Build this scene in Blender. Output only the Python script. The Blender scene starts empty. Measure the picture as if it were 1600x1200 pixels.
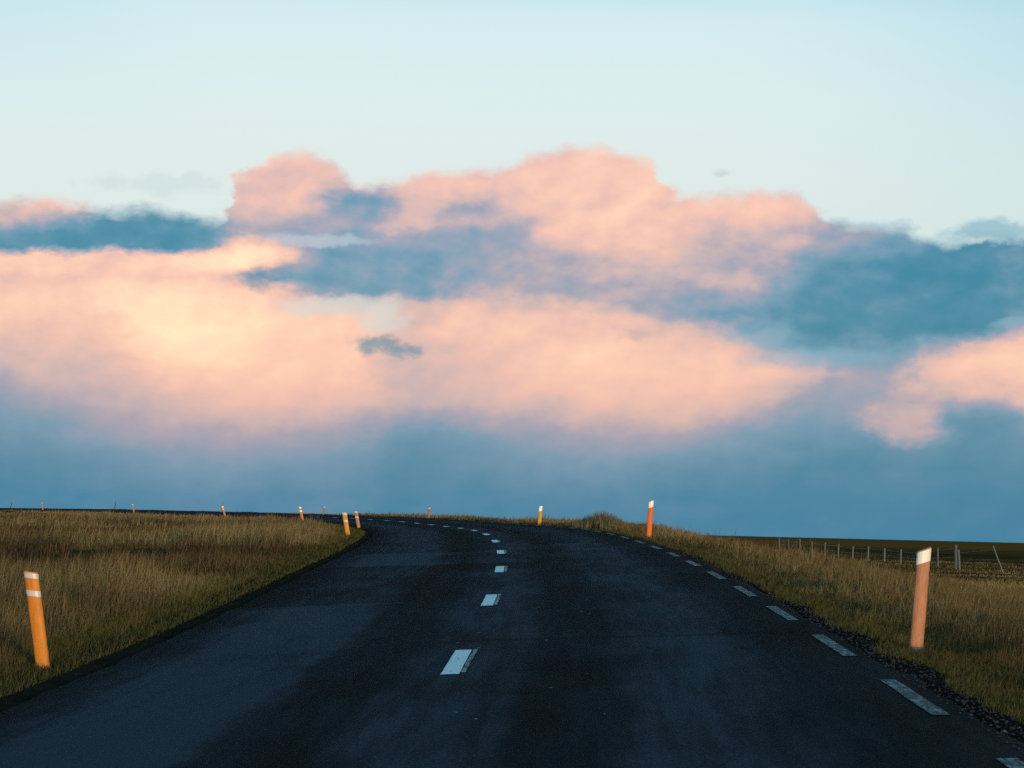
import bpy, math, random
import numpy as np
from mathutils import Matrix, Vector

random.seed(7)
rng = np.random.default_rng(7)
scene = bpy.context.scene
COL = scene.collection
R = math.radians

# ------------------------------------------------------------------ camera
EYE = Vector((0.0, 0.0, 1.5))
FPX = 4000.0                                   # focal length in photo pixels (1600 wide)
CAM_ROT = Matrix.Rotation(R(90 + 3.268), 3, 'X') @ Matrix.Rotation(R(1.4), 3, 'Z')
cam_data = bpy.data.cameras.new('camera')
cam_data.sensor_width = 36.0
cam_data.lens = 36.0 * FPX / 1600.0
cam_data.clip_start = 0.1
cam_data.clip_end = 60000.0
cam = bpy.data.objects.new('camera', cam_data)
COL.objects.link(cam)
cam.matrix_world = Matrix.Translation(EYE) @ CAM_ROT.to_4x4()
scene.camera = cam

# ------------------------------------------------------------------ exposure
scene.view_settings.view_transform = 'Standard'
scene.view_settings.look = 'None'
scene.view_settings.exposure = 0.0
scene.view_settings.gamma = 1.0
scene.render.engine = 'CYCLES'
scene.cycles.max_bounces = 5
scene.cycles.use_adaptive_sampling = True
scene.cycles.adaptive_threshold = 0.02
scene.cycles.use_denoising = False
scene.cycles.sample_clamp_direct = 2.0
scene.cycles.sample_clamp_indirect = 2.0

# ------------------------------------------------------------------ sun (low, behind the viewer and a little to the right)
SUN_AZ, SUN_EL = 160.0, 2.2
sun_pos = Vector((math.sin(R(SUN_AZ)) * math.cos(R(SUN_EL)), math.cos(R(SUN_AZ)) * math.cos(R(SUN_EL)), math.sin(R(SUN_EL))))
sl = bpy.data.lights.new('sun', 'SUN')
sl.energy = 2.7
sl.angle = R(0.5)
sl.color = (1.0, 0.72, 0.45)
sun = bpy.data.objects.new('sun', sl)
COL.objects.link(sun)
sun.rotation_euler = (-sun_pos).to_track_quat('-Z', 'Y').to_euler()


def direction(x, y):
    """photo pixel -> direction in the world"""
    return CAM_ROT @ Vector(((x - 800) / FPX, -(y - 600) / FPX, -1.0))


def at(x, y, depth):
    """photo pixel + distance ahead -> point in the world"""
    d = direction(x, y)
    return EYE + d * (depth / d.y)


# ------------------------------------------------------------------ node helper
def lin(c):
    return tuple(((v / 255) / 12.92 if v / 255 <= 0.04045 else ((v / 255 + 0.055) / 1.055) ** 2.4) for v in c)


class NT:
    def __init__(self, tree):
        self.t = tree
        tree.nodes.clear()

    def n(self, kind, **kw):
        nd = self.t.nodes.new(kind)
        for k, v in kw.items():
            setattr(nd, k, v)
        return nd

    def put(self, sock, v):
        if isinstance(v, bpy.types.NodeSocket):
            self.t.links.new(v, sock)
        elif v is not None:
            sock.default_value = v

    def m(self, op, a, b=None, c=None, clamp=False):
        nd = self.n('ShaderNodeMath', operation=op, use_clamp=clamp)
        self.put(nd.inputs[0], a)
        if b is not None:
            self.put(nd.inputs[1], b)
        if c is not None:
            self.put(nd.inputs[2], c)
        return nd.outputs[0]

    def v(self, op, a, b=None, c=None, scale=None):
        nd = self.n('ShaderNodeVectorMath', operation=op)
        self.put(nd.inputs[0], a)
        if b is not None:
            self.put(nd.inputs[1], b)
        if c is not None:
            self.put(nd.inputs[2], c)
        if scale is not None:
            self.put(nd.inputs['Scale'], scale)
        return nd.outputs['Value'] if op in ('DOT_PRODUCT', 'LENGTH') else nd.outputs[0]

    def xyz(self, x, y, z):
        nd = self.n('ShaderNodeCombineXYZ')
        for s, val in zip(nd.inputs, (x, y, z)):
            self.put(s, val)
        return nd.outputs[0]

    def sep(self, v):
        nd = self.n('ShaderNodeSeparateXYZ')
        self.put(nd.inputs[0], v)
        return nd.outputs

    def noise(self, vec, scale, detail=4.0, rough=0.5, color=False, dist=0.0):
        nd = self.n('ShaderNodeTexNoise')
        nd.normalize = True
        self.put(nd.inputs['Vector'], vec)
        self.put(nd.inputs['Scale'], scale)
        nd.inputs['Detail'].default_value = detail
        nd.inputs['Roughness'].default_value = rough
        nd.inputs['Distortion'].default_value = dist
        return nd.outputs['Color'] if color else nd.outputs[0]

    def step(self, x, lo, hi, a=0.0, b=1.0, kind='SMOOTHSTEP'):
        nd = self.n('ShaderNodeMapRange', interpolation_type=kind, clamp=True)
        for s, val in zip(nd.inputs[:5], (x, lo, hi, a, b)):
            self.put(s, val)
        return nd.outputs[0]

    def ramp(self, f, stops):
        nd = self.n('ShaderNodeValToRGB')
        self.put(nd.inputs[0], f)
        el = nd.color_ramp.elements
        while len(el) < len(stops):
            el.new(0.5)
        for e, (p, c) in zip(el, stops):
            e.position = p
            e.color = tuple(c[:3]) + (1.0,)
        return nd.outputs[0]

    def mix(self, f, a, b, mode='MIX'):
        nd = self.n('ShaderNodeMix', data_type='RGBA', blend_type=mode)
        self.put(nd.inputs[0], f)
        for s, val in ((nd.inputs[6], a), (nd.inputs[7], b)):
            if isinstance(val, tuple) and len(val) == 3:
                val = val + (1.0,)
            self.put(s, val)
        return nd.outputs[2]

    def curve(self, x, pts, x0, x1, y0, y1):
        """value = curve(x): control points in real units"""
        f = self.step(x, x0, x1, 0.0, 1.0, 'LINEAR')
        nd = self.n('ShaderNodeFloatCurve')
        self.put(nd.inputs['Value'], f)
        cv = nd.mapping.curves[0]
        pts = sorted(((px - x0) / (x1 - x0), (py - y0) / (y1 - y0)) for px, py in pts)
        while len(cv.points) < len(pts):
            cv.points.new(0.5, 0.5)
        for p, (a, b) in zip(cv.points, pts):
            p.location = (a, b)
            p.handle_type = 'AUTO_CLAMPED'
        nd.mapping.update()
        return self.m('MULTIPLY_ADD', nd.outputs[0], y1 - y0, y0)


# ------------------------------------------------------------------ world: evening sky with sunlit and shaded cloud banks
UNIT = 0.025                                   # one sky unit = 0.025 rad


TILT = R(1.4)


def sky_uv(x, y):
    """photo pixel -> azimuth and elevation in sky units, turned by the slight lean of the cloud deck"""
    d = direction(x, y)
    u, v = math.atan2(d.x, d.y) / UNIT, math.atan2(d.z, math.hypot(d.x, d.y)) / UNIT
    return u * math.cos(TILT) + v * math.sin(TILT), v * math.cos(TILT) - u * math.sin(TILT)


# how brightly each part of the cloud deck is sunlit: rows by height, columns by bearing (0 shaded blue .. 99 cream)
DECK_X = [80 * k for k in range(21)]
DECK = {
    235: "66 66 66 60 62 66 66 62 60 62 70 72 74 72 66 66 62 20 12 12 12",
    265: "66 66 66 50 62 66 66 58 62 64 70 74 75 70 66 66 62 20 14 12 12",
    290: "66 66 64 45 62 68 66 48 64 66 70 76 77 72 65 66 62 24 16 14 14",
    310: "66 68 64 34 58 64 58 26 60 62 64 75 76 71 69 69 60 20 16 14 14",
    330: "65 65 48 14 44 63 60 36 58 42 56 72 75 70 68 67 60 22 18 12 14",
    350: "52 36 14  9 20 58 46 48 57 50 52 68 70 65 64 61 52 22 22 12 12",
    370: "22 11  9  9 18 50 36 36 34 36 44 62 65 60 57 54 36 26 24 10 12",
    388: "16 12 13 13 28 84 38 32 30 34 42 53 60 57 52 47 32 28 16  9 12",
    403: "74 76 78 80 84 88 39 30 29 33 41 47 57 55 49 43 28 28 12  8 12",
    420: "74 73 74 82 82 74 32 29 29 34 39 44 56 54 50 32 24 22  5  8 12",
    437: "66 62 72 74 70 30 27 28 29 32 36 43 55 49 53 32 22 18  4  9 12",
    455: "72 76 80 88 86 80 48 30 30 42 42 42 46 38 44 27 18 14  6  8 12",
    472: "74 77 83 93 90 84 74 58 56 64 62 52 44 36 38 24 15 12  9  8 12",
    492: "80 76 81 97 94 86 80 76 62 68 72 71 66 50 30 20 12 10  9  9 20",
    515: "72 71 74 96 95 86 80 80 60 66 71 72 71 67 52 24 14 11  9 10 30",
    540: "64 65 68 90 93 84 80 79 58 64 71 75 76 75 68 40 24 22 34 60 72",
    565: "57 61 63 80 89 82 79 76 57 62 69 76 77 76 73 60 40 28 62 76 82",
    588: "47 53 56 70 78 78 77 72 56 60 65 73 75 74 72 68 58 38 62 72 76",
    610: "38 48 53 61 66 71 70 67 54 57 62 70 73 73 66 58 42 36 58 60 64",
    632: "32 42 50 54 60 64 62 60 50 54 56 60 66 68 60 50 34 38 44 36 56",
    655: "26 34 42 46 52 56 52 47 38 42 46 50 55 58 50 38 27 44 48 20 38",
    680: "20 28 34 40 44 44 40 34 24 26 33 40 45 43 35 27 22 26 36 18 22",
    705: "17 20 26 31 35 34 33 28 19 21 27 32 35 31 26 21 18 18 20 16 18",
    735: "14 16 19 23 26 26 26 22 15 17 21 24 24 21 18 15 13 14 15 13 14",
    770: "11 12 14 16 18 18 18 16 13 14 15 16 16 14 13 12 11 12 12 11 12",
    830: "12 12 12 13 14 14 14 14 13 13 13 13 13 12 12 12 12 12 12 12 12"}
DECK_TOP = [(-20, 318), (60, 306), (110, 309), (150, 326), (190, 327), (230, 324), (280, 329), (320, 338), (340, 334), (360, 300), (385, 266), (425, 241), (475, 236), (520, 254),
            (560, 281), (610, 282), (660, 268), (740, 264), (785, 256), (830, 238), (890, 229), (960, 237), (1010, 248), (1045, 294), (1075, 304), (1130, 298), (1240, 298), (1275, 316),
            (1310, 344), (1400, 352), (1480, 374), (1530, 364), (1620, 368)]


def build_world():
    w = bpy.data.worlds.new('World')
    scene.world = w
    w.use_nodes = True
    g = NT(w.node_tree)
    gen = g.n('ShaderNodeTexCoord').outputs['Generated']
    dx, dy, dz = g.sep(gen)
    az = g.m('MULTIPLY', g.m('ARCTAN2', dx, dy), 1 / UNIT)
    el = g.m('MULTIPLY', g.m('ARCSINE', dz), 1 / UNIT)

    # clear sky: pale and warm above the clouds, bluer overhead
    clear = g.ramp(g.step(el, 0.0, 62.0, kind='LINEAR'), [
        (0.0, lin((190, 215, 222))), (0.065, lin((214, 226, 225))), (0.088, lin((221, 229, 227))),
        (0.108, lin((219, 232, 233))), (0.128, lin((210, 231, 235))), (0.155, lin((150, 205, 220))), (0.20, lin((110, 180, 205))),
        (0.4, lin((74, 128, 165))), (1.0, lin((52, 96, 140)))])
    # bluer to the right; upper corners dimmed like lens falloff, painted into the sky
    side = g.m('ADD', g.step(az, 2.0, 11.0, 0.0, 0.8), g.m('MULTIPLY', g.step(g.m('ABSOLUTE', az), 4.0, 9.5), g.step(el, 5.0, 9.0)))
    clear = g.mix(g.m('MULTIPLY', side, 0.30), clear, lin((140, 200, 220)))

    u0 = g.m('MULTIPLY_ADD', el, math.sin(TILT), g.m('MULTIPLY', az, math.cos(TILT)))
    v0 = g.m('MULTIPLY_ADD', az, -math.sin(TILT), g.m('MULTIPLY', el, math.cos(TILT)))
    # the deck repeats, mirrored, round the rest of the horizon
    u0 = g.m('SUBTRACT', g.m('PINGPONG', g.m('ADD', u0, 8.0), 16.0), 8.0)
    v0 = g.m('MULTIPLY_ADD', g.m('SUBTRACT', g.noise(gen, 3.0, 1.0), 0.5), g.step(g.m('ABSOLUTE', az), 9.0, 16.0, 0.0, 3.0), v0)
    P = g.xyz(u0, v0, 0.0)

    # wind-drawn warp of the cloud coordinates
    Ps = g.v('MULTIPLY', P, (0.75, 1.15, 1.0))
    wcol = g.noise(Ps, 0.8, 4.0, 0.55, color=True)
    warp = g.v('MULTIPLY', g.v('SUBTRACT', wcol, (0.5, 0.5, 0.5)), (0.75, 0.30, 0.0))
    wcol2 = g.noise(Ps, 3.2, 6.0, 0.62, color=True)
    warp2 = g.v('MULTIPLY', g.v('SUBTRACT', wcol2, (0.5, 0.5, 0.5)), (0.50, 0.32, 0.0))
    Q = g.v('ADD', g.v('ADD', P, warp), warp2)
    qu, qv, _ = g.sep(Q)

    # fine billow relief: density difference towards the light (upper left), calmer in the rain haze near the horizon
    fb1 = g.noise(Ps, 1.1, 6.0, 0.5)
    fb2 = g.noise(g.v('ADD', Ps, (-0.12, 0.20, 0.0)), 1.1, 6.0, 0.5)
    calm = g.step(el, 1.0, 4.2, 0.25, 1.0)
    relief = g.m('MULTIPLY', calm, g.m('SUBTRACT', fb1, fb2))
    fbl = g.m('MULTIPLY', calm, g.m('SUBTRACT', g.noise(g.v('ADD', Ps, (7.3, 3.1, 4.0)), 0.9, 5.0, 0.5), 0.5))

    STOPS = [(0.0, lin((44, 122, 155))), (0.12, lin((68, 130, 162))), (0.28, lin((114, 148, 176))),
             (0.42, lin((164, 157, 177))), (0.55, lin((206, 175, 176))), (0.67, lin((236, 185, 174))),
             (0.78, lin((250, 197, 176))), (0.89, lin((254, 212, 184))), (1.0, lin((255, 230, 192)))]

    def shade(t, namp, ramp_):
        t = g.m('MULTIPLY_ADD', fbl, namp, t)
        t = g.m('MULTIPLY_ADD', relief, ramp_, t)
        return g.ramp(g.m('MINIMUM', g.m('MAXIMUM', t, 0.0), 1.0), STOPS)

    def over(base, col, alpha):
        return g.mix(alpha, base, col)

    # -- the deck
    t = prev = None
    for y in sorted(DECK, reverse=True):
        vals = [float(k) / 100 for k in DECK[y].split()]
        row = g.curve(qu, [(sky_uv(x, y)[0], k) for x, k in zip(DECK_X, vals)], -8.2, 8.2, 0.0, 1.0)
        v = sky_uv(800, y)[1]
        if t is None:
            t = row
        else:
            f = g.step(qv, prev, v, 0.0, 1.0, 'LINEAR')
            mx = g.n('ShaderNodeMix', data_type='FLOAT')
            g.put(mx.inputs[0], f)
            g.put(mx.inputs[2], t)
            g.put(mx.inputs[3], row)
            t = mx.outputs[0]
        prev = v
    top = g.curve(qu, [sky_uv(*q) for q in DECK_TOP], -8.2, 8.2, 0.0, 9.0)
    a_deck = g.step(g.m('SUBTRACT', top, qv), -0.08, 0.20)
    curl = g.m('SUBTRACT', g.noise(g.v('ADD', Ps, (2.1, 8.4, 1.0)), 3.4, 5.0, 0.55), 0.5)
    t = g.m('MULTIPLY_ADD', g.m('MULTIPLY', curl, calm), 0.11, t)
    sky = over(clear, shade(t, 0.24, 0.6), a_deck)

    def puff(x, y, rx, ry, seed, lo=0.25, hi=0.75, nz=1.0, sc=1.3):
        u, vv = sky_uv(x, y)
        a, b = 100.0 / rx, 100.0 / ry
        q = g.v('MULTIPLY_ADD', Q, (a, b, 0.0), (-u * a, -vv * b, 0.0))
        f = g.m('SUBTRACT', 1.0, g.v('LENGTH', q))
        nn = g.m('SUBTRACT', g.noise(g.v('ADD', Ps, (seed, seed * 0.7, 0.0)), sc, 6.0, 0.6), 0.5)
        return g.step(g.m('MULTIPLY_ADD', nn, nz, f), lo - 0.25, hi - 0.25)

    # -- gaps where the clear sky or a thin veil shows between the banks
    for (x, y, rx, ry, sd, col, op) in ((530, 474, 110, 18, 5.3, (206, 212, 212), 0.6), (604, 498, 50, 28, 2.3, (206, 212, 212), 0.65),
                                        (1190, 526, 70, 24, 3.3, (132, 172, 196), 0.45), (1285, 562, 140, 20, 6.3, (126, 170, 196), 0.5),
                                        (500, 373, 110, 11, 1.3, (205, 206, 214), 0.5), (1545, 372, 55, 14, 4.3, (205, 220, 222), 0.8), (1590, 506, 40, 10, 8.3, (140, 180, 200), 0.4)):
        sky = over(sky, lin(col), g.m('MULTIPLY', puff(x, y, rx, ry, sd, 0.1, 0.9, 1.2, 1.4), op))
    # -- small pink lobe low on the right
    sky = over(sky, shade(0.58, 0.2, 0.9), g.m('MULTIPLY', puff(1410, 655, 74, 44, 15.7, 0.2, 0.95, 1.5, 1.3), 0.6))
    # -- small dark wisps
    for (x, y, rx, ry, sd, op) in ((588, 536, 40, 18, 8.2, 0.75), (634, 547, 46, 14, 6.2, 0.7), (418, 436, 60, 20, 7.7, 0.5),
                                   (990, 512, 60, 14, 5.1, 0.25), (1130, 269, 34, 7, 3.8, 0.22)):
        sky = over(sky, shade(0.10, 0.1, 0.5), g.m('MULTIPLY', puff(x, y, rx, ry, sd, 0.2, 1.15, 2.2, 2.4), op))
    # -- ragged scraps over the bank on the right, and high left
    for (x, y, rx, ry, sd, op) in ((1550, 360, 110, 26, 9.9, 0.6), (250, 292, 140, 22, 3.9, 0.14), (1390, 348, 60, 14, 2.4, 0.3)):
        sky = over(sky, lin((98, 158, 186)), g.m('MULTIPLY', puff(x, y, rx, ry, sd, 0.25, 1.1, 2.4, 2.4), op))

    # -- the dusk air itself: physical sky for this sun
    ns = g.n('ShaderNodeTexSky', sky_type='NISHITA')
    ns.sun_disc = False
    ns.sun_elevation = R(SUN_EL)
    ns.sun_rotation = R(SUN_AZ)
    ns.altitude = 50.0
    bg1 = g.n('ShaderNodeBackground')
    g.put(bg1.inputs[0], sky)
    bg1.inputs[1].default_value = 0.98
    bg2 = g.n('ShaderNodeBackground')
    g.put(bg2.inputs[0], g.mix(1.0, ns.outputs[0], (0.35, 0.6, 0.8), 'MULTIPLY'))
    bg2.inputs[1].default_value = 0.05
    add = g.n('ShaderNodeAddShader')
    g.t.links.new(bg1.outputs[0], add.inputs[0])
    g.t.links.new(bg2.outputs[0], add.inputs[1])
    out = g.n('ShaderNodeOutputWorld')
    g.t.links.new(add.outputs[0], out.inputs[0])


build_world()


# ------------------------------------------------------------------ small numpy noise
_lat = rng.random((256, 256))


def vnoise(x, y, scale, octaves=3):
    out = np.zeros(np.broadcast(x, y).shape)
    amp, tot = 1.0, 0.0
    for o in range(octaves):
        fx, fy = x / scale * 2 ** o + 17.3 * o + 500.0, y / scale * 2 ** o + 9.1 * o + 500.0
        ix, iy = np.floor(fx).astype(int), np.floor(fy).astype(int)
        tx, ty = fx - ix, fy - iy
        tx, ty = tx * tx * (3 - 2 * tx), ty * ty * (3 - 2 * ty)
        a, b = _lat[ix % 256, iy % 256], _lat[(ix + 1) % 256, iy % 256]
        c, d = _lat[ix % 256, (iy + 1) % 256], _lat[(ix + 1) % 256, (iy + 1) % 256]
        out = out + amp * ((a * (1 - tx) + b * tx) * (1 - ty) + (c * (1 - tx) + d * tx) * ty)
        tot += amp
        amp *= 0.5
    return out / tot - 0.5


def sstep(x, a, b):
    t = np.clip((x - a) / (b - a), 0, 1)
    return t * t * (3 - 2 * t)


# ------------------------------------------------------------------ the road: a long left bend climbing over a rise
APEX, BEND, SUPER = 44.0, 1340.0, 0.05
_py = np.array([-3000, -300, -100, -40, 0, 19, 29, 39, 49, 59, 69, 79, 89, 99, 109, 118, 137, 154, 180, 205, 254, 308, 361, 420, 600, 1200, 20000.])
_pz = np.array([-0.6, -0.6, -.55, -.42, 0, .417, .637, .86, 1.05, 1.22, 1.37, 1.46, 1.515, 1.57, 1.64, 1.71, 1.85, 1.96, 2.10, 2.22, 2.47, 2.68, 2.72, 2.5, 1.2, 0, 0])
_ty = np.concatenate([np.arange(-3000, -100, 20.), np.arange(-100, 700, 1.0), np.arange(700, 20001, 50.)])
_tz = np.interp(_ty, _py, _pz)
_k = np.exp(-0.5 * (np.arange(-14, 15) / 5.0) ** 2)
_k /= _k.sum()
_tz = np.concatenate([_tz[:14], np.convolve(_tz, _k, 'valid'), _tz[-14:]])


def zc(y):
    return np.interp(y, _ty, _tz)


def xc(y):
    y = np.asarray(y, float)
    yb = np.clip(y, -20, 520)
    bend = np.where(yb < APEX, 2100.0, BEND)
    base = -0.14 - (yb - APEX) ** 2 / bend
    slope = -2 * (yb - APEX) / bend
    far = np.clip(y, None, 1500)
    return base + slope * (far - yb) * np.where(y < 0, 1.0, 0.6)


def tang(y):
    """unit tangent and right normal of the centre line"""
    y = np.asarray(y, float)
    s = (xc(y + .5) - xc(y - .5))
    n = np.hypot(s, 1)
    return (s / n, 1 / n), (1 / n, -s / n)


LEFT_E, RIGHT_E = -3.12, 3.28                 # asphalt edges


def road_z(y, d):
    return zc(y) + SUPER * d + 0.035 * np.minimum(d, 0) * (1 - sstep(y, 20, 48))


def terrain_z(y, d):
    """ground height at road distance y and offset d to the right of the centre line"""
    z0 = zc(y)
    X = xc(y) + d
    near = np.clip(1 - np.abs(d) / 400, 0, 1)
    # left field, inside the bend
    dl = -d
    zl = z0 - SUPER * 3.1 - 0.105 * (1 - sstep(y, 20, 48)) - 0.02 - 0.10 * sstep(dl, 3.1, 4.6) - 0.16 * sstep(dl, 4.5, 10)
    hum = vnoise(X, y, 9.0, 3) * 0.75 + vnoise(X + 40, y, 2.2, 2) * 0.26
    zl = zl + hum * sstep(dl, 3.8, 9) * np.clip(1 - (dl - 120) / 300, 0.2, 1)
    zl = zl - 0.16 * sstep(y, 110, 200) * sstep(dl, 3.5, 9)
    zl = zl * (1 - sstep(dl, 120, 900))
    # right verge, then the plain far below
    zr = z0 + SUPER * 3.28 - 0.02 - 0.11 * sstep(d, 3.3, 4.2)
    plain = 0.02 + vnoise(X, y, 60.0, 2) * 0.25 * near + vnoise(X, y, 14.0, 2) * 0.14 * near - 0.16 * sstep(y, 60, 120)
    far_swell = 0.35 * sstep(y, 150, 330) * np.exp(-((y - 330) / 300.0) ** 2)
    rise = sstep(y, 74, 96)
    zr = zr + 0.14 * rise * sstep(d, 3.6, 5.0)
    drop = sstep(d - 3.0 * rise, 4.0, 12.5) ** 0.9
    zr = zr * (1 - drop) + (plain + far_swell) * drop + (vnoise(X, y, 6.0, 2) * 0.16 + vnoise(X + 9, y, 2.0, 2) * 0.10) * sstep(d, 4.4, 7) * (1 - 0.6 * drop) * near
    z = np.where(d > 0, zr, zl)
    # bed under the asphalt
    bed = road_z(y, d) - 0.06
    return np.where((d > LEFT_E - 0.25) & (d < RIGHT_E + 0.05), np.minimum(bed, z) if False else bed, z)


def ground_at(X, Y):
    """terrain height under a world point (terrain columns run straight across)"""
    return terrain_z(np.asarray(Y, float), np.asarray(X, float) - xc(Y))


def link_mesh(name, verts, faces, mat=None, parent=None, smooth=False):
    me = bpy.data.meshes.new(name)
    me.from_pydata([tuple(map(float, v)) for v in verts], [], [tuple(int(i) for i in f) for f in faces])
    me.update()
    if smooth:
        me.polygons.foreach_set('use_smooth', [True] * len(me.polygons))
    if mat:
        me.materials.append(mat)
    o = bpy.data.objects.new(name, me)
    COL.objects.link(o)
    if parent:
        o.parent = parent
    return o


def raw_mesh(name, verts, tris, mat, color=None):
    """big triangle soup straight from numpy"""
    me = bpy.data.meshes.new(name)
    nv, nt = len(verts), len(tris)
    me.vertices.add(nv)
    me.vertices.foreach_set('co', verts.astype(np.float32).ravel())
    me.loops.add(nt * 3)
    me.loops.foreach_set('vertex_index', tris.astype(np.int32).ravel())
    me.polygons.add(nt)
    me.polygons.foreach_set('loop_start', np.arange(0, nt * 3, 3, dtype=np.int32))
    me.update(calc_edges=True)
    if color is not None:
        at_ = me.color_attributes.new('tint', 'FLOAT_COLOR', 'POINT')
        at_.data.foreach_set('color', np.concatenate([color, np.ones((nv, 1))], 1).astype(np.float32).ravel())
    me.materials.append(mat)
    o = bpy.data.objects.new(name, me)
    COL.objects.link(o)
    return o


def grid_mesh(name, X, Y, Z, mat, uv=None):
    r, c = X.shape
    idx = np.arange(r * c).reshape(r, c)
    quads = np.stack([idx[:-1, :-1], idx[:-1, 1:], idx[1:, 1:], idx[1:, :-1]], -1).reshape(-1, 4)
    me = bpy.data.meshes.new(name)
    me.vertices.add(r * c)
    me.vertices.foreach_set('co', np.stack([X, Y, Z], -1).astype(np.float32).ravel())
    me.loops.add(len(quads) * 4)
    me.loops.foreach_set('vertex_index', quads.astype(np.int32).ravel())
    me.polygons.add(len(quads))
    me.polygons.foreach_set('loop_start', np.arange(0, len(quads) * 4, 4, dtype=np.int32))
    me.update(calc_edges=True)
    me.polygons.foreach_set('use_smooth', np.ones(len(quads), bool))
    if uv is not None:
        l = me.uv_layers.new(name='lane')
        pts = np.stack(uv, -1).reshape(-1, 2)[quads.ravel()]
        l.data.foreach_set('uv', pts.astype(np.float32).ravel())
    me.materials.append(mat)
    o = bpy.data.objects.new(name, me)
    COL.objects.link(o)
    return o


def material(name):
    m = bpy.data.materials.new(name)
    m.use_nodes = True
    g = NT(m.node_tree)
    out = g.n('ShaderNodeOutputMaterial')
    b = g.n('ShaderNodeBsdfPrincipled')
    g.t.links.new(b.outputs[0], out.inputs[0])
    g.b, g.out = b, out
    return m, g


def tag(o, label=None, cat=None, group=None, kind=None):
    for k, v in (('label', label), ('category', cat), ('group', group), ('kind', kind)):
        if v:
            o[k] = v
    return o


# ------------------------------------------------------------------ materials of the setting
def mat_ground():
    m, g = material('moor_soil')
    pos = g.n('ShaderNodeNewGeometry').outputs['Position']
    uv = g.n('ShaderNodeUVMap', uv_map='lane').outputs[0]
    d, s, _ = g.sep(uv)
    n1 = g.noise(pos, 0.35, 5, 0.6)
    n2 = g.noise(pos, 3.0, 5, 0.65)
    n3 = g.noise(pos, 30.0, 3, 0.6)
    grass = g.ramp(n1, [(0.30, (.012, .010, .006)), (0.48, (.028, .023, .011)), (0.60, (.045, .034, .016)), (0.75, (.036, .022, .012))])
    grass = g.mix(0.5, grass, g.ramp(n2, [(0.3, (.010, .009, .006)), (0.7, (.050, .038, .018))]))
    # far heath: streaks of russet and straw, dark lava bands
    px, py, _ = g.sep(pos)
    far = g.step(py, 260, 480)
    streak = g.noise(g.xyz(g.m('MULTIPLY', px, 0.006), g.m('MULTIPLY', py, 0.020), 0.0), 1.0, 5, 0.6)
    heath = g.ramp(streak, [(0.30, (.034, .018, .006)), (0.42, (.115, .048, .012)), (0.56, (.185, .078, .018)), (0.7, (.10, .038, .010))])
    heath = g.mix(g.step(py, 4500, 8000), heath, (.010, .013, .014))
    col = g.mix(far, grass, heath)
    # sedge on the open plain below the road: paler, russet in streaks
    sedge = g.ramp(g.noise(g.xyz(g.m('MULTIPLY', px, 0.035), g.m('MULTIPLY', py, 0.06), 0.0), 1.0, 5, 0.62), [(0.34, (.015, .009, .004)), (0.44, (.062, .036, .011)), (0.55, (.14, .070, .019)), (0.66, (.165, .070, .017))])
    sedge = g.mix(0.35, sedge, grass)
    plain = g.m('MULTIPLY', g.step(d, 8.0, 14.0), g.m('SUBTRACT', 1.0, far))
    col = g.mix(plain, col, sedge)
    # mossy rim on the left, dark gravel shoulder on the right
    wob = g.m('SUBTRACT', n2, 0.5)
    dl = g.m('MULTIPLY_ADD', wob, 0.9, d)
    moss = g.step(dl, -4.6, -3.6)
    col = g.mix(g.m('MULTIPLY', moss, g.step(d, -0.5, -1.5)), col, g.ramp(n2, [(0.3, (.006, .007, .007)), (0.7, (.022, .021, .014))]))
    grav = g.m('MULTIPLY', g.step(dl, 4.1, 3.6), g.step(d, 0.5, 1.5))
    col = g.mix(grav, col, g.ramp(n3, [(0.35, (.004, .004, .0045)), (0.55, (.010, .010, .010)), (0.72, (.026, .026, .026))]))
    g.put(g.b.inputs['Base Color'], col)
    g.b.inputs['Roughness'].default_value = 1.0
    g.b.inputs['Specular IOR Level'].default_value = 0.0
    bp = g.n('ShaderNodeBump')
    bp.inputs['Strength'].default_value = 0.8
    bp.inputs['Distance'].default_value = 0.06
    g.put(bp.inputs['Height'], g.m('ADD', n2, g.m('MULTIPLY', n3, 0.4)))
    g.put(g.b.inputs['Normal'], bp.outputs[0])
    return m


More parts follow.
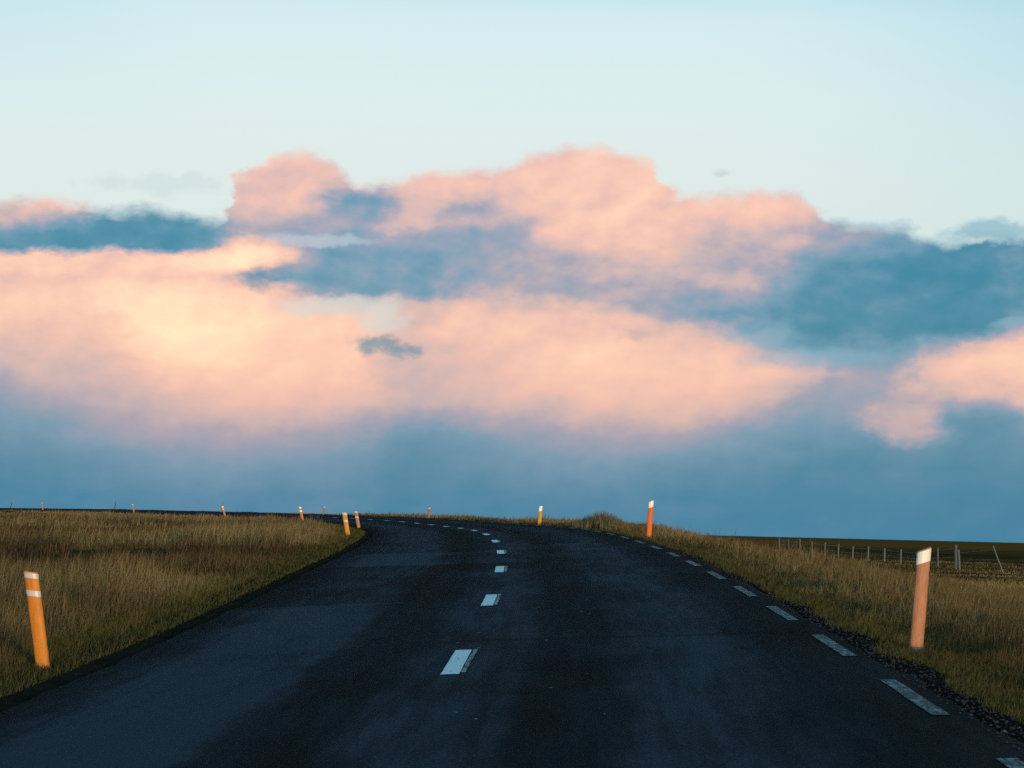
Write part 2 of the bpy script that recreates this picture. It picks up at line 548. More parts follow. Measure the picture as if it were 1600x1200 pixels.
def mat_asphalt():
    m, g = material('worn_asphalt')
    uv = g.n('ShaderNodeUVMap', uv_map='lane').outputs[0]
    d, s, _ = g.sep(uv)
    ds = g.xyz(d, s, 0.0)
    ns = g.noise(g.xyz(g.m('MULTIPLY', d, 1.0), g.m('MULTIPLY', s, 0.22), 0.0), 1.1, 5, 0.6)
    nb = g.noise(ds, 0.45, 4, 0.55)
    grit = g.noise(ds, 45.0, 3, 0.7)
    grit2 = g.noise(ds, 14.0, 4, 0.7)
    wd = g.m('MULTIPLY_ADD', g.m('SUBTRACT', nb, 0.5), 0.55, d)
    # wheel paths: dark bands between greyer strips, bluish left sheen painted into the tone
    tracks = g.curve(wd, [(-3.6, .22), (-3.0, .30), (-2.6, .66), (-1.9, 1.15), (-1.35, 1.00), (-0.95, .36), (-0.6, .30), (-0.25, .66), (0.2, .74), (0.55, .60),
                          (0.85, .30), (1.15, .36), (1.5, .72), (2.0, .80), (2.35, .55), (2.8, .28), (3.1, .25), (3.6, .24)], -3.6, 3.6, 0.0, 1.5)
    val = g.m('MULTIPLY', tracks, g.step(ns, 0.28, 0.72, 0.58, 1.32))
    fine = g.noise(g.xyz(g.m('MULTIPLY', d, 7.0), g.m('MULTIPLY', s, 0.35), 3.0), 1.0, 4, 0.6)
    val = g.m('MULTIPLY', val, g.step(fine, 0.3, 0.7, 0.74, 1.24))
    # resurfaced patches with straight saw-cut ends
    ws = g.m('MULTIPLY_ADD', g.m('SUBTRACT', g.noise(g.xyz(d, 0.0, 0.0), 2.0, 3, 0.6), 0.5), 0.8, s)

    def box(s0, s1, d0, d1, soft=0.25, sd=0.08):
        a = g.m('MULTIPLY', g.step(ws, s0 - soft, s0 + soft), g.step(ws, s1 + soft, s1 - soft))
        b = g.m('MULTIPLY', g.step(wd, d0 - sd, d0 + sd), g.step(wd, d1 + sd, d1 - sd))
        return g.m('MULTIPLY', a, b)
    for (s0, s1, d0, d1, f, sd) in ((31.0, 43.5, -3.4, -0.9, 0.50, .08), (43.5, 51.0, -2.6, -0.5, 1.45, .3), (51.0, 90.0, -3.4, 0.0, 0.66, .2), (24.0, 31.0, -2.4, -1.0, 1.2, .3), (12.0, 21.5, -2.7, -1.2, 1.25, .3),
                                (40.5, 43.5, -0.9, 0.7, 0.5, .06), (56.0, 95.0, 0.3, 3.4, 0.75, .4), (50.5, 56.0, -0.4, 2.2, 1.22, .3), (90.0, 420.0, -4, 4, 0.62, .3),
                                (22.85, 23.1, -0.2, 3.2, 0.62, .3), (17.2, 20.4, 0.25, 1.3, 0.80, .3)):
        val = g.m('MULTIPLY', val, g.m('MULTIPLY_ADD', box(s0, s1, d0, d1, sd=sd) if s1 - s0 > 1 else box(s0, s1, d0, d1, 0.06, sd), f - 1.0, 1.0))
    val = g.m('POWER', g.m('MAXIMUM', val, 0.0), 1.35)
    val = g.m('MULTIPLY', val, g.step(grit, 0.28, 0.72, 0.35, 1.7))
    val = g.m('MULTIPLY', val, g.step(grit2, 0.3, 0.7, 0.8, 1.2))
    col = g.mix(val, (.0022, .0032, .0046), (.030, .042, .058))
    # chips of old paint and pale stones strewn along the centre
    vor = g.n('ShaderNodeTexVoronoi', feature='DISTANCE_TO_EDGE')
    g.put(vor.inputs['Vector'], ds)
    vor = g.n('ShaderNodeTexVoronoi')
    g.put(vor.inputs['Vector'], g.xyz(d, g.m('MULTIPLY', s, 0.6), 0.0))
    vor.inputs['Scale'].default_value = 14.0
    rnd = g.sep(vor.outputs['Color'])[0]
    near_c = g.m('ADD', g.m('MULTIPLY', g.step(g.m('ABSOLUTE', g.m('SUBTRACT', d, 0.15)), 0.35, 0.1), 0.014), g.m('MULTIPLY', g.step(g.m('ABSOLUTE', g.m('SUBTRACT', d, 0.95)), 0.5, 0.1), 0.012))
    chip = g.m('MULTIPLY', g.m('LESS_THAN', rnd, near_c), g.m('LESS_THAN', vor.outputs['Distance'], 0.22))
    col = g.mix(chip, col, (.2, .22, .22))
    g.put(g.b.inputs['Base Color'], col)
    g.b.inputs['Roughness'].default_value = 0.9
    g.b.inputs['Specular IOR Level'].default_value = 0.012
    bp = g.n('ShaderNodeBump')
    bp.inputs['Strength'].default_value = 0.5
    bp.inputs['Distance'].default_value = 0.012
    g.put(bp.inputs['Height'], grit)
    g.put(g.b.inputs['Normal'], bp.outputs[0])
    return m


def mat_paint(name, col, wear, scale=26.0):
    m, g = material(name)
    uv = g.n('ShaderNodeUVMap', uv_map='lane').outputs[0]
    pos = g.n('ShaderNodeNewGeometry').outputs['Position']
    du, su, _ = g.sep(uv)
    n = g.noise(g.xyz(g.m('MULTIPLY', du, scale), g.m('MULTIPLY', su, scale * .16), 0.0), 1.0, 5, 0.7)
    n2 = g.noise(pos, 2.2, 3, 0.6)
    k = g.step(g.m('MULTIPLY_ADD', n2, 0.35, n), wear - 0.07, wear + 0.07)
    c = g.mix(k, (.012, .013, .015), col)
    c = g.mix(g.step(n, 0.3, 0.8, 0.0, 0.2), c, (.06, .07, .075))
    g.put(g.b.inputs['Base Color'], c)
    g.b.inputs['Roughness'].default_value = 0.7
    g.b.inputs['Specular IOR Level'].default_value = 0.2
    return m


# ------------------------------------------------------------------ terrain: one sheet out to the horizon
def build_terrain():
    ys = np.concatenate([[-3000, -1500, -700, -300, -150, -80, -40, -20], np.arange(-10, 60, 0.35), np.arange(60, 160, 0.7), np.arange(160, 420, 2.0),
                         np.arange(420, 1000, 20.), np.geomspace(1000, 15000, 40)])
    dr = np.concatenate([np.arange(3.33, 12, 0.3), np.arange(12, 40, 0.8), np.geomspace(40, 14000, 70)])
    dl = np.concatenate([[-3.37, -3.7], -np.arange(4.0, 14, 0.3), -np.arange(14, 60, 0.8), -np.geomspace(60, 14000, 60)])
    ds = np.concatenate([dl[::-1], [-2.8, 0.0, 2.8], dr])
    D, Y = np.meshgrid(ds, ys)
    Z = terrain_z(Y, D)
    X = xc(Y) + D
    o = grid_mesh('terrain', X, Y, Z, mat_ground(), (D, Y))
    tag(o, 'dark moorland with heath and gravel verges under the grass', 'ground', kind='structure')
    return o


def build_road():
    ys = np.concatenate([[-600, -300, -150, -80, -40, -20], np.arange(-10, 170, 0.5), np.arange(170, 700, 3.0)])
    fr = np.array([0, .004, .1, .25, .4, .5, .6, .75, .9, .996, 1.0])
    wl = LEFT_E + vnoise(ys, ys * 0 + 3, 0.9, 4) * 0.16
    wr = RIGHT_E + vnoise(ys, ys * 0 + 8, 0.7, 4) * 0.20
    D = wl[:, None] + fr[None] * (wr - wl)[:, None]
    Y = np.repeat(ys[:, None], len(fr), 1)
    nx, ny = tang(ys)[1]
    X = xc(ys)[:, None] + D * nx[:, None]
    YY = Y + D * ny[:, None]
    Z = road_z(Y, D)
    Z[:, 0] -= 0.07
    Z[:, -1] -= 0.07
    o = grid_mesh('road', X, YY, Z, mat_asphalt(), (D, Y))
    tag(o, 'worn dark asphalt road bending left over a rise', 'road', kind='structure')
    return o


terrain = build_terrain()
road = build_road()

PAINT_NEW = mat_paint('road_paint', (.62, .72, .74), 0.54)
PAINT_OLD = mat_paint('faded_road_paint', (.15, .195, .21), 0.72, 26.0)
PAINT_GHOST = mat_paint('ghost_road_paint', (.24, .28, .30), 0.66, 26.0)


def stripe(name, y0, y1, d0, w, lift, mat, skew=0.0):
    ys = np.linspace(y0, y1, 9)
    ds = np.array([d0 - w / 2, d0, d0 + w / 2])
    D = np.repeat(ds[None], 9, 0) + vnoise(ys, ys * 0 + d0 * 7, 0.5, 2)[:, None] * 0.012
    Y = np.repeat(ys[:, None], 3, 1) + (ds - d0)[None] * skew
    nx, ny = tang(ys)[1]
    X = xc(ys)[:, None] + D * nx[:, None]
    YY = Y + D * ny[:, None]
    o = grid_mesh(name, X, YY, road_z(Y, D) + lift, mat, (D, Y))
    o.parent = road
    return o


CENTRE_Y = [9.0, 19.05, 29.0, 39.0, 48.8, 58.6, 68.4, 78.5, 88.5, 98.5, 108, 117, 126, 135, 145, 155, 165, 175, 185]
for k, y in enumerate(CENTRE_Y):
    stripe('centre_dash', y, y + 2.65, 0.025, 0.138, 0.006, PAINT_NEW)
    stripe('faded_dash', y + 0.15, y + 2.75, 0.122, 0.035, 0.006, PAINT_GHOST)
for k in range(30):
    y = 5.3 + 4.87 * k
    stripe('edge_dash', y, y + 2.6, 3.08, 0.105, 0.006, PAINT_OLD)


# ------------------------------------------------------------------ marker posts
def mat_plastic(name, col, fade, rough=0.55):
    """sun-bleached plastic with scuffs and road dirt towards the foot"""
    m, g = material(name)
    pos = g.n('ShaderNodeTexCoord').outputs['Object']
    x, y, z = g.sep(pos)
    n = g.noise(g.xyz(x, y, g.m('MULTIPLY', z, 0.35)), 22.0, 5, 0.65)
    n2 = g.noise(pos, 90.0, 4, 0.7)
    c = g.mix(g.step(n, 0.3, 0.75), col, fade)
    stain = g.noise(g.xyz(g.m('MULTIPLY', x, 3.0), y, g.m('MULTIPLY', z, 0.5)), 9.0, 4, 0.6)
    c = g.mix(g.m('MULTIPLY', g.step(stain, 0.5, 0.75), 0.45), c, (.16, .075, .03))
    scuff = g.m('MULTIPLY', g.step(n2, 0.60, 0.68), 0.7)
    c = g.mix(scuff, c, (.10, .07, .05))
    c = g.mix(g.m('MULTIPLY', g.step(g.m('MULTIPLY_ADD', n, 0.2, z), 0.22, 0.02), 0.45), c, (.16, .10, .06))
    g.put(g.b.inputs['Base Color'], c)
    g.b.inputs['Roughness'].default_value = rough
    g.b.inputs['Specular IOR Level'].default_value = 0.3
    return m


def mat_plain(name, col, rough=0.6, metal=0.0, var=0.25, scale=30.0):
    m, g = material(name)
    pos = g.n('ShaderNodeTexCoord').outputs['Object']
    n = g.noise(pos, scale, 4, 0.65)
    dark = tuple(c * (1 - var) for c in col)
    g.put(g.b.inputs['Base Color'], g.mix(n, dark, col))
    g.b.inputs['Roughness'].default_value = rough
    g.b.inputs['Metallic'].default_value = metal
    return m


ORANGE = mat_plastic('orange_plastic', (.62, .20, .012), (.70, .25, .03))
TAN = mat_plastic('bleached_orange_plastic', (.43, .17, .075), (.50, .24, .13))
RED_ORANGE = mat_plastic('red_orange_plastic', (.74, .13, .012), (.78, .17, .03))
AMBER = mat_plastic('amber_plastic', (.62, .27, .012), (.66, .31, .03))
SHADED_ORANGE = mat_plastic('shaded_orange_plastic', (.30, .12, .03), (.38, .17, .06))  # orange posts turned from the sun, their shade put into the colour
DEEP_SHADED = mat_plastic('deep_shaded_plastic', (.10, .055, .03), (.15, .08, .05))  # farthest posts turned from the sun, deeper shade put into the colour
WHITE_FILM = mat_plain('reflective_film', (.92, .86, .76), 0.35, 0.0, 0.06, 60.0)
GREY_FILM = mat_plain('grey_reflective_film', (.66, .64, .60), 0.4, 0.0, 0.2, 60.0)  # greyer, less bright band film
SLEEVE = mat_plain('sleeve_metal', (.10, .13, .16), 0.6, 0.6, 0.4, 50.0)

NP = 9


def profile(w, depth, off=0.0):
    """half-round front (towards -y) and flat back, anticlockwise from above"""
    pts = []
    for k in range(NP):
        a = math.pi * (k / (NP - 1))
        x = -math.cos(a) * (w / 2 + off)
        y = -(math.sin(a) ** 0.7) * (depth + off)
        pts.append((x, y))
    return pts


def solid_post(w, depth, h, slope, foot):
    """post body: front shell and back, top cut on a slant (slope = rise per metre of x)"""
    pr = profile(w, depth) + [(w / 2 - 0.006, depth * 0.35), (-(w / 2 - 0.006), depth * 0.35)]
    n = len(pr)
    vs, fs = [], []
    levels = [-foot, 0.0, h * .33, h * .66, h - 0.006, h]
    for li, z in enumerate(levels):
        s = 0.93 if li == len(levels) - 1 else 1.0
        for x, y in pr:
            vs.append((x * s, y * s, z + (slope * x if li >= 4 else slope * x * max(z, 0) / h)))
    for li in range(len(levels) - 1):
        for k in range(n):
            a, b = li * n + k, li * n + (k + 1) % n
            fs.append((a, b, b + n, a + n))
    fs.append(tuple(range(n - 1, -1, -1)))
    fs.append(tuple((len(levels) - 1) * n + k for k in range(n)))
    return vs, fs


def shell(w, depth, z0, z1, slope, off=0.003):
    """thin wrap-round film on the front of the post between two slanted lines"""
    outer, inner = profile(w * .97, depth, off), profile(w * .97, depth, -0.001)
    vs, fs = [], []
    for pr in (outer, inner):
        for z in (z0, z1):
            for x, y in pr:
                vs.append((x, y, z + slope * x))
    n = NP
    for k in range(n - 1):
        fs.append((k, k + 1, n + k + 1, n + k))
        fs.append((2 * n + k + 1, 2 * n + k, 3 * n + k, 3 * n + k + 1))
        fs.append((n + k, n + k + 1, 3 * n + k + 1, 3 * n + k))
        fs.append((k + 1, k, 2 * n + k, 2 * n + k + 1))
    fs.append((0, n, 3 * n, 2 * n))
    fs.append((n - 1, 3 * n - 1, 4 * n - 1, 2 * n - 1))
    return vs, fs


def marker_post(px_base, px_top, depth_y, label, side, mat, film, bands, yaw=0.0, w=0.115, sleeve=False, slope=None, z_base=None, hide=0.0):
    """stands where the photo shows it: foot and head pixels give its height and its lean"""
    foot = at(px_base[0], px_base[1], depth_y)
    head = at(px_top[0], px_top[1], depth_y)
    gz = float(ground_at(foot.x, foot.y))
    axis = head - foot
    # follow the axis down to the ground
    if abs(axis.z) > 1e-4:
        t = (gz - foot.z) / axis.z
        foot = foot + axis * t
    axis = head - foot
    h = axis.length
    root = bpy.data.objects.new('marker_post', None)
    root.empty_display_size = 0.2
    COL.objects.link(root)
    root.location = foot
    lean = math.atan2(axis.x, axis.z)
    root.rotation_euler = (0.0, lean, 0.0)
    root.rotation_mode = 'XYZ'
    root.matrix_world = Matrix.Translation(foot) @ Matrix.Rotation(lean, 4, 'Y') @ Matrix.Rotation(yaw, 4, 'Z')
    tag(root, label, 'marker post', 'orange marker posts along the road')
    sl_ = slope if slope is not None else (0.42 if side == 'right' else -0.26)
    dep = 0.042
    vs, fs = solid_post(w, dep, h, sl_, 0.3)
    link_mesh('post', vs, fs, mat, root)
    for (a, b) in bands:
        vs, fs = shell(w, dep, h - b, h - a, sl_)
        link_mesh('reflector', vs, fs, film, root)
    if sleeve:
        vs, fs = solid_post(w * 1.10, dep * 1.1, 0.045, 0.0, 0.3)
        link_mesh('base_sleeve', vs, fs, SLEEVE, root)
    return root


ONE = [(0.010, 0.115)]
TWO = [(0.012, 0.055), (0.165, 0.215)]
marker_post((1431, 1019), (1444, 858), 21.9, 'bleached tan orange marker post, nearest on the right verge, scuffed, one white reflector', 'right', TAN, WHITE_FILM, ONE, R(6), w=0.118, sleeve=True)
marker_post((68, 1047), (48.5, 893.5), 22.6, 'bright orange marker post with two white bands, nearest on the left grass', 'left', ORANGE, GREY_FILM, TWO, R(-4), w=0.122)
marker_post((1014, 835), (1017.5, 782.5), 66.5, 'vivid red orange marker post with bright white reflector beside the tall grass mound', 'right', RED_ORANGE, WHITE_FILM, [(0.012, 0.17)], R(4), w=0.135)
marker_post((545, 845), (538, 801), 75.0, 'amber yellow marker post with pale cap on the tip of the left grass', 'left', AMBER, GREY_FILM, [(0.0, 0.07), (0.21, 0.27)], R(0), w=0.135)
marker_post((561, 826), (556, 799), 106.0, 'pinkish bleached marker post just behind the amber post', 'left', TAN, GREY_FILM, [(0.0, 0.06), (0.21, 0.27)], R(0), w=0.14)
marker_post((843, 816), (845, 791), 106.0, 'small orange marker post with glowing white top, standing on the crest of the road', 'right', AMBER, WHITE_FILM, [(0.0, 0.20)], R(6), w=0.15)
marker_post((670, 808), (671, 793.5), 154.0, 'plain brownish orange marker post alone on the skyline behind the bend', 'right', SHADED_ORANGE, GREY_FILM, [(0.0, 0.05)], R(10), w=0.14)
marker_post((473, 813), (468.5, 792), 150.0, 'orange marker post with red and white banded head at the far left verge', 'left', ORANGE, WHITE_FILM, [(0.0, 0.10), (0.20, 0.30)], R(0), w=0.15)
marker_post((505, 804), (507, 792), 205.0, 'tiny orange brown marker post on the skyline right of the banded one', 'right', SHADED_ORANGE, GREY_FILM, [(0.0, 0.06)], R(14), w=0.15)
marker_post((352, 808), (347.5, 791), 205.0, 'pale pink marker post leaning left, crossing a darker post behind it', 'left', TAN, WHITE_FILM, [(0.0, 0.10), (0.21, 0.27)], R(0), w=0.16)
marker_post((345, 798), (348, 787), 254.0, 'thin dark red marker post leaning right behind the pale pink post', 'right', SHADED_ORANGE, SLEEVE, [(0.0, 0.05)], R(18), w=0.15)
marker_post((209.5, 801), (207, 788), 262.0, 'faint pale marker post far off on the left field edge', 'left', TAN, WHITE_FILM, [(0.0, 0.08)], R(0), w=0.15)
marker_post((179, 796), (181, 784), 308.0, 'thin dark marker post on the skyline left of the faint pale one', 'right', DEEP_SHADED, SLEEVE, [(0.0, 0.05)], R(22), w=0.13)
marker_post((67, 797), (65.5, 785), 315.0, 'tiny orange marker post second from the left end of the far road', 'left', TAN, GREY_FILM, [(0.0, 0.08)], R(0), w=0.15)
marker_post((16.5, 793), (18.5, 785), 361.0, 'smallest dark marker post, at the left end of the far road', 'right', DEEP_SHADED, SLEEVE, [(0.0, 0.05)], R(25), w=0.14)


# ------------------------------------------------------------------ wire fence on the plain
def tube(p0, p1, r0, r1, n=7, rough=0.0):
    p0, p1 = Vector(p0), Vector(p1)
    ax = (p1 - p0).normalized()
    u = ax.cross(Vector((0, 1, 0))).normalized() if abs(ax.y) < .9 else ax.cross(Vector((1, 0, 0))).normalized()
    v = ax.cross(u)
    vs, fs = [], []
    seg = 4
    for s in range(seg + 1):
        f = s / seg
        r = r0 + (r1 - r0) * f
        for k in range(n):
            a = 2 * math.pi * k / n
            rr = r * (1 + rough * (random.random() - .5))
            vs.append(p0 + (p1 - p0) * f + (u * math.cos(a) + v * math.sin(a)) * rr)
    for s in range(seg):
        for k in range(n):
            a, b = s * n + k, s * n + (k + 1) % n
            fs.append((a, b, b + n, a + n))
    fs.append(tuple(range(n - 1, -1, -1)))
    fs.append(tuple(seg * n + k for k in range(n)))
    return vs, fs


WOOD = mat_plain('grey_fence_wood', (.16, .18, .18), 0.9, 0.0, 0.45, 12.0)
DARKWOOD = mat_plain('dark_fence_wood', (.10, .12, .13), 0.9, 0.0, 0.4, 12.0)
WIRE = mat_plain('fence_wire', (.20, .22, .23), 0.5, 0.7, 0.2, 12.0)

fence = bpy.data.objects.new('wire_fence', None)
COL.objects.link(fence)
tag(fence, 'low wire fence of thin weathered grey posts on the plain at the right', 'fence')
# (x, y of the head in the photo, distance, radius, lean in photo pixels)
FENCE = [(1217.5, 840, 262, .085, 0), (1232, 842.5, 250, .07, 1), (1250, 842, 239, .08, 0), (1269, 846, 229, .08, -.5), (1289.5, 848, 219, .085, -.5), (1310.5, 850, 209, .08, -.7),
         (1333, 853.5, 200, .08, -.7), (1357, 854, 191, .085, -.6), (1382.5, 856.5, 183, .085, -.6), (1408, 859, 174, .08, -.5), (1434, 861, 165, .07, 0), (1465.5, 856, 156, .06, 0),
         (1493.5, 851, 149, .115, 0), (1498, 859, 147, .075, 1), (1551.5, 853, 137, .05, 7.5)]
tops = []
for k, (x, y, dep, r, lean) in enumerate(FENCE):
    p = at(x, y, dep)
    q = at(x + lean, y + 20, dep)
    gz = float(ground_at(q.x, q.y)) - 0.3
    ax = q - p
    q = p + ax * ((gz - p.z) / ax.z)
    vs, fs = tube(q, p, r * .8, r * .66, 7, 0.25)
    o = link_mesh('fence_post', vs, fs, DARKWOOD if k in (1, 12) else WOOD, fence)
    if k == 12:
        o['label'] = 'thick dark post where the fence line breaks'
    if k == 14:
        o['label'] = 'thin pale pole leaning left at the end'
    tops.append((p, q))
for f in (0.12, 0.42):
    vs, fs = [], []
    for (p0, q0), (p1, q1) in zip(tops[:-1], tops[1:]):
        a = p0 + (q0 - p0) * f
        b = p1 + (q1 - p1) * f
        tv, tf = tube(a, b, .007, .007, 4)
        fs += [tuple(i + len(vs) for i in ff) for ff in tf]
        vs += tv
    link_mesh('wire', vs, fs, WIRE, fence)


# ------------------------------------------------------------------ rocks on the far heath
ROCK = mat_plain('lava_rock', (.035, .034, .034), 0.95, 0.0, 0.5, 3.0)
for (x, y, dep, wpx, hpx, label) in ((1273.5, 840.5, 900, 3.2, 2.8, 'larger dark lava rock on the far horizon above the fence'),
                                     (1250, 840.0, 950, 3.0, 1.4, 'low dark lava rock at the horizon left of the larger one'),
                                     (1311, 841.6, 900, 2.2, 1.4, 'small dark lava rock at the horizon right of the larger one')):
    c = at(x, y, dep)
    w, h = wpx * dep / FPX, hpx * dep / FPX
    gz = float(ground_at(c.x, c.y))
    vs, fs = [], []
    nr, nc = 7, 12
    for i in range(nr):
        a = (i / (nr - 1)) * math.pi / 2
        for j in range(nc):
            b = 2 * math.pi * j / nc
            k = 1 + 0.28 * (random.random() - .5)
            vs.append((math.cos(a) * math.cos(b) * w * .5 * k, math.cos(a) * math.sin(b) * w * .5 * k, -0.15 + math.sin(a) * (c.z + h / 2 - gz + .15) * (1 + .12 * (random.random() - .5))))
    for i in range(nr - 1):
        for j in range(nc):
            fs.append((i * nc + j, i * nc + (j + 1) % nc, (i + 1) * nc + (j + 1) % nc, (i + 1) * nc + j))
    o = link_mesh('lava_rock', vs, fs, ROCK)
    o.location = (c.x, c.y, gz)
    tag(o, label, 'rock', 'rocks on the far heath')


# ------------------------------------------------------------------ grass
def mat_grass():
    m, g = material('grass_blades')
    a = g.n('ShaderNodeAttribute', attribute_name='tint').outputs['Color']
    dif = g.n('ShaderNodeBsdfDiffuse')
    g.put(dif.inputs[0], a)
    tr = g.n('ShaderNodeBsdfTranslucent')
    g.put(tr.inputs[0], a)
    mx = g.n('ShaderNodeMixShader')
    mx.inputs[0].default_value = 0.25
    g.t.links.new(dif.outputs[0], mx.inputs[1])
    g.t.links.new(tr.outputs[0], mx.inputs[2])
    g.t.links.new(mx.outputs[0], g.out.inputs[0])
    g.t.nodes.remove(g.b)
    return m


GRASS = mat_grass()


def blades(X, Y, H, W, C, lean_amp=0.35, wind=0.10):
    """one bent strip of three triangles per blade"""
    n = len(X)
    Z = ground_at(X, Y) - 0.03
    th = rng.uniform(0, 2 * np.pi, n)
    fx = rng.uniform(-1, 1, n) * .55                 # face direction: mostly towards the road
    ux, uy = np.cos(fx), np.sin(fx)
    la = np.abs(rng.normal(0, lean_amp, n))
    lx, ly = np.cos(th) * la * H + wind * H, np.sin(th) * la * H
    base = np.stack([X, Y, Z], 1)
    mid = base + np.stack([lx * .32, ly * .32, H * .55], 1)
    tip = base + np.stack([lx, ly, H * (1 - .25 * la)], 1)
    off = np.stack([ux, uy, np.zeros(n)], 1) * (W / 2)[:, None]
    V = np.stack([base - off, base + off, mid - off * .8, mid + off * .8, tip], 1).reshape(-1, 3)
    i0 = np.arange(n)[:, None] * 5
    T = np.concatenate([i0 + np.array([[0, 1, 3]]), i0 + np.array([[0, 3, 2]]), i0 + np.array([[2, 3, 4]])], 1).reshape(-1, 3)
    return V, T, np.repeat(C, 5, 0)


PAL = np.array([(.118, .098, .052), (.140, .118, .066), (.088, .066, .036), (.075, .042, .025), (.068, .068, .031), (.044, .035, .021), (.032, .027, .016)])
GREEN = np.array([(.042, .050, .012), (.058, .058, .016), (.028, .035, .010), (.066, .058, .020)])


def scatter(n, u0, u1, y0, y1):
    u = rng.uniform(u0, u1, n)
    Y = np.exp(rng.uniform(math.log(y0), math.log(y1), n))
    X = u * Y
    return X, Y, X - xc(Y)


def tall_grass(n):
    X, Y, d = scatter(n, -.27, .29, 11, 420)
    clump = vnoise(X, Y, 0.8, 2)
    patch = vnoise(X + 70, Y, 7.0, 3)
    streak = vnoise(X * 1.0 + 33, Y * 0.55, 16.0, 2)
    left = d < 0
    edge = np.where(left, -d - (3.75 + 0.5 * vnoise(X, Y, 1.7, 2)), d - (3.88 + 0.6 * vnoise(X, Y, 1.5, 2)))
    keep = edge > 0
    keep &= ~((d > 15) & (Y > 120) & (rng.random(len(d)) > .55))
    keep &= (rng.random(n) < 0.52 + 1.8 * (patch + .18) + 1.2 * clump) | (edge < .8)
    keep &= (d < 75) & (d > -95) & ~((d > 30) & (Y > 260))
    keep &= ~((d > 10) & (rng.random(n) < .35))
    X, Y, d, clump, patch, streak, edge = [a[keep] for a in (X, Y, d, clump, patch, streak, edge)]
    n = len(X)
    H = rng.uniform(.17, .42, n) * (1 + 1.5 * patch + 1.7 * clump) * (0.35 + 0.65 * sstep(edge, 0, 1.3))
    H = np.where(d > 0, H * (.72 - 0.35 * sstep(d, 9, 20)), H * (.9 - .3 * sstep(-d, 10, 30) - .25 * sstep(Y, 110, 200)))
    H = H * np.where((d > 0) & (Y > 84) & (Y < 200), .75, 1.0) * np.where((Y > 200) & (d > 0), .3, 1.0)
    # seed stalks stand above the rest
    stalk = rng.random(n) < .06
    H = np.where(stalk, H * 1.45, H)
    W = np.maximum(.005, Y * .00025) * rng.uniform(.7, 1.3, n) * np.where(stalk, .7, 1)
    # colour by stand: straw, russet, olive, dark heather
    tone = patch * 2.6 + streak * 1.6 + rng.normal(0, .30, n)
    k = np.select([tone > .22, tone > -.05, tone > -.25, tone > -.5, tone > -.75], [1, 0, 4, 2, 5], 6)
    k = np.where(rng.random(n) < .10, 3, k)
    C = PAL[k] * rng.uniform(1.15, 1.95, n)[:, None]
    gmix = (1 - sstep(edge, .1, .9))[:, None] * np.where(d > 0, .4, .7)[:, None]
    C = C * (1 - gmix) + GREEN[rng.integers(0, 4, n)] * 1.35 * gmix
    return blades(X, Y, H, W, C * np.array([1.07, .95, .82]))


def build_grass():
    V, T, C = tall_grass(760000)
    o = raw_mesh('dry_grass', V, T, GRASS, C)
    tag(o, 'dry brown and olive moor grass covering both sides of the road', 'grass', kind='stuff')
    # short green growth creeping onto the asphalt edge and the gravel
    X, Y, d = scatter(620000, -.27, .29, 11, 130)
    e = np.where(d < 0, -d - (3.12 + .42 * vnoise(X, Y, .9, 3)), d - (3.46 + .8 * vnoise(X, Y, 1.1, 3)))
    keep = (e > 0) & (e < 1.5) & (rng.random(len(d)) < 1.2 - .6 * e)
    X, Y, e = X[keep], Y[keep], e[keep]
    n = len(X)
    H = rng.uniform(.04, .13, n) * (.7 + .5 * e)
    W = np.maximum(.006, Y * .00028) * rng.uniform(.8, 1.3, n)
    C = GREEN[rng.integers(0, 4, n)] * rng.uniform(.8, 1.6, n)[:, None]
    dry = rng.random(n) < .3
    C[dry] = PAL[rng.integers(0, 6, dry.sum())] * .8
    V, T, C = blades(X, Y, H, W, C, .6)
    o = raw_mesh('verge_moss', V, T, GRASS, C)
    tag(o, 'short green moss and grass along the asphalt edges', 'grass', kind='stuff')


build_grass()


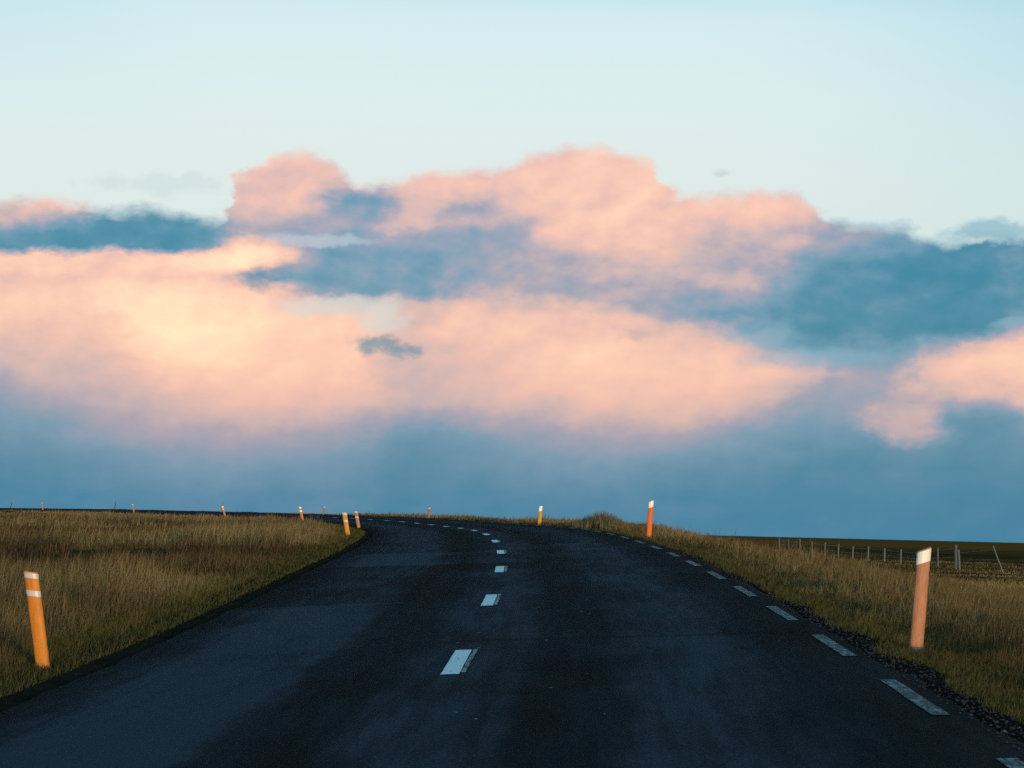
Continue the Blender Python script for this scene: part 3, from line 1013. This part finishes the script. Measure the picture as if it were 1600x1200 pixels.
# ------------------------------------------------------------------ loose stones on the shoulder and along the edges
def build_gravel():
    n = 6500
    Y = np.exp(rng.uniform(math.log(11), math.log(75), n))
    side_r = rng.random(n) < .93
    d = np.where(side_r, 3.2 + np.abs(rng.normal(0, .38, n)), -(3.16 + np.abs(rng.normal(0, .10, n))))
    nx, ny = tang(Y)[1]
    X = xc(Y) + d * nx
    Yw = Y + d * ny
    on_road = (d < RIGHT_E) & (d > LEFT_E)
    Z = np.where(on_road, road_z(Y, d), ground_at(X, Yw))
    S = .004 + .016 * rng.random(n) ** 4 + .003 * (Y / 40)
    octa = np.array([(1, 0, 0), (-1, 0, 0), (0, 1, 0), (0, -1, 0), (0, 0, 1), (0, 0, -.5)], float)
    tri = np.array([(0, 2, 4), (2, 1, 4), (1, 3, 4), (3, 0, 4), (2, 0, 5), (1, 2, 5), (3, 1, 5), (0, 3, 5)])
    jit = rng.uniform(.55, 1.3, (n, 6, 3))
    V = octa[None] * jit * S[:, None, None]
    V[..., 2] *= .7
    V = V + np.stack([X, Yw, Z + S * .25], 1)[:, None, :]
    T = (np.arange(n)[:, None, None] * 6 + tri[None]).reshape(-1, 3)
    tone = rng.uniform(.004, .018, n) * np.where(rng.random(n) < .05, 3.5, 1.0)
    C = tone[:, None] * np.array([1.0, .99, .97])
    m, g = material('basalt_chips')
    g.put(g.b.inputs['Base Color'], g.n('ShaderNodeAttribute', attribute_name='tint').outputs['Color'])
    g.b.inputs['Roughness'].default_value = .9
    o = raw_mesh('loose_gravel', V.reshape(-1, 3), T, m, np.repeat(C, 6, 0))
    tag(o, 'loose dark gravel strewn along the shoulder and asphalt edge', 'gravel', kind='stuff')


build_gravel()


def tussock(name, x0, x1, y_base, depth, hpx, n, label, peak=0.55, cols=(0, 1, 1, 0, 2, 4)):
    """a mound of tall grass on the verge: height follows a hump between x0 and x1 (photo pixels)"""
    u = rng.uniform(0, 1, n)
    prof = np.clip(np.where(u < peak, (u / peak) ** .5, ((1 - u) / (1 - peak)) ** .6), 0, 1)
    px = x0 + (x1 - x0) * u
    Y = depth + rng.normal(0, 1.0, n)
    X = (px - 800) / FPX * Y
    H = hpx * depth / FPX * (.25 + .75 * prof) * rng.uniform(.35, 1.15, n)
    W = np.full(n, depth * .00022)
    C = PAL[np.array(cols)[rng.integers(0, len(cols), n)]] * rng.uniform(.7, 1.2, n)[:, None]
    V, T, C = blades(X, Y, H, W, C * 1.25, .26, 0.03)
    o = raw_mesh(name, V, T, GRASS, C)
    # put the origin at the foot
    b = Vector((float(X.mean()), float(Y.mean()), float(ground_at(X.mean(), Y.mean()))))
    o.data.transform(Matrix.Translation(-b))
    o.location = b
    tag(o, label, 'grass clump')
    return o


tussock('grass_mound', 898, 985, 822, 88.0, 30, 1700, 'tall straw coloured grass mound against the sky left of the red orange post', .55)
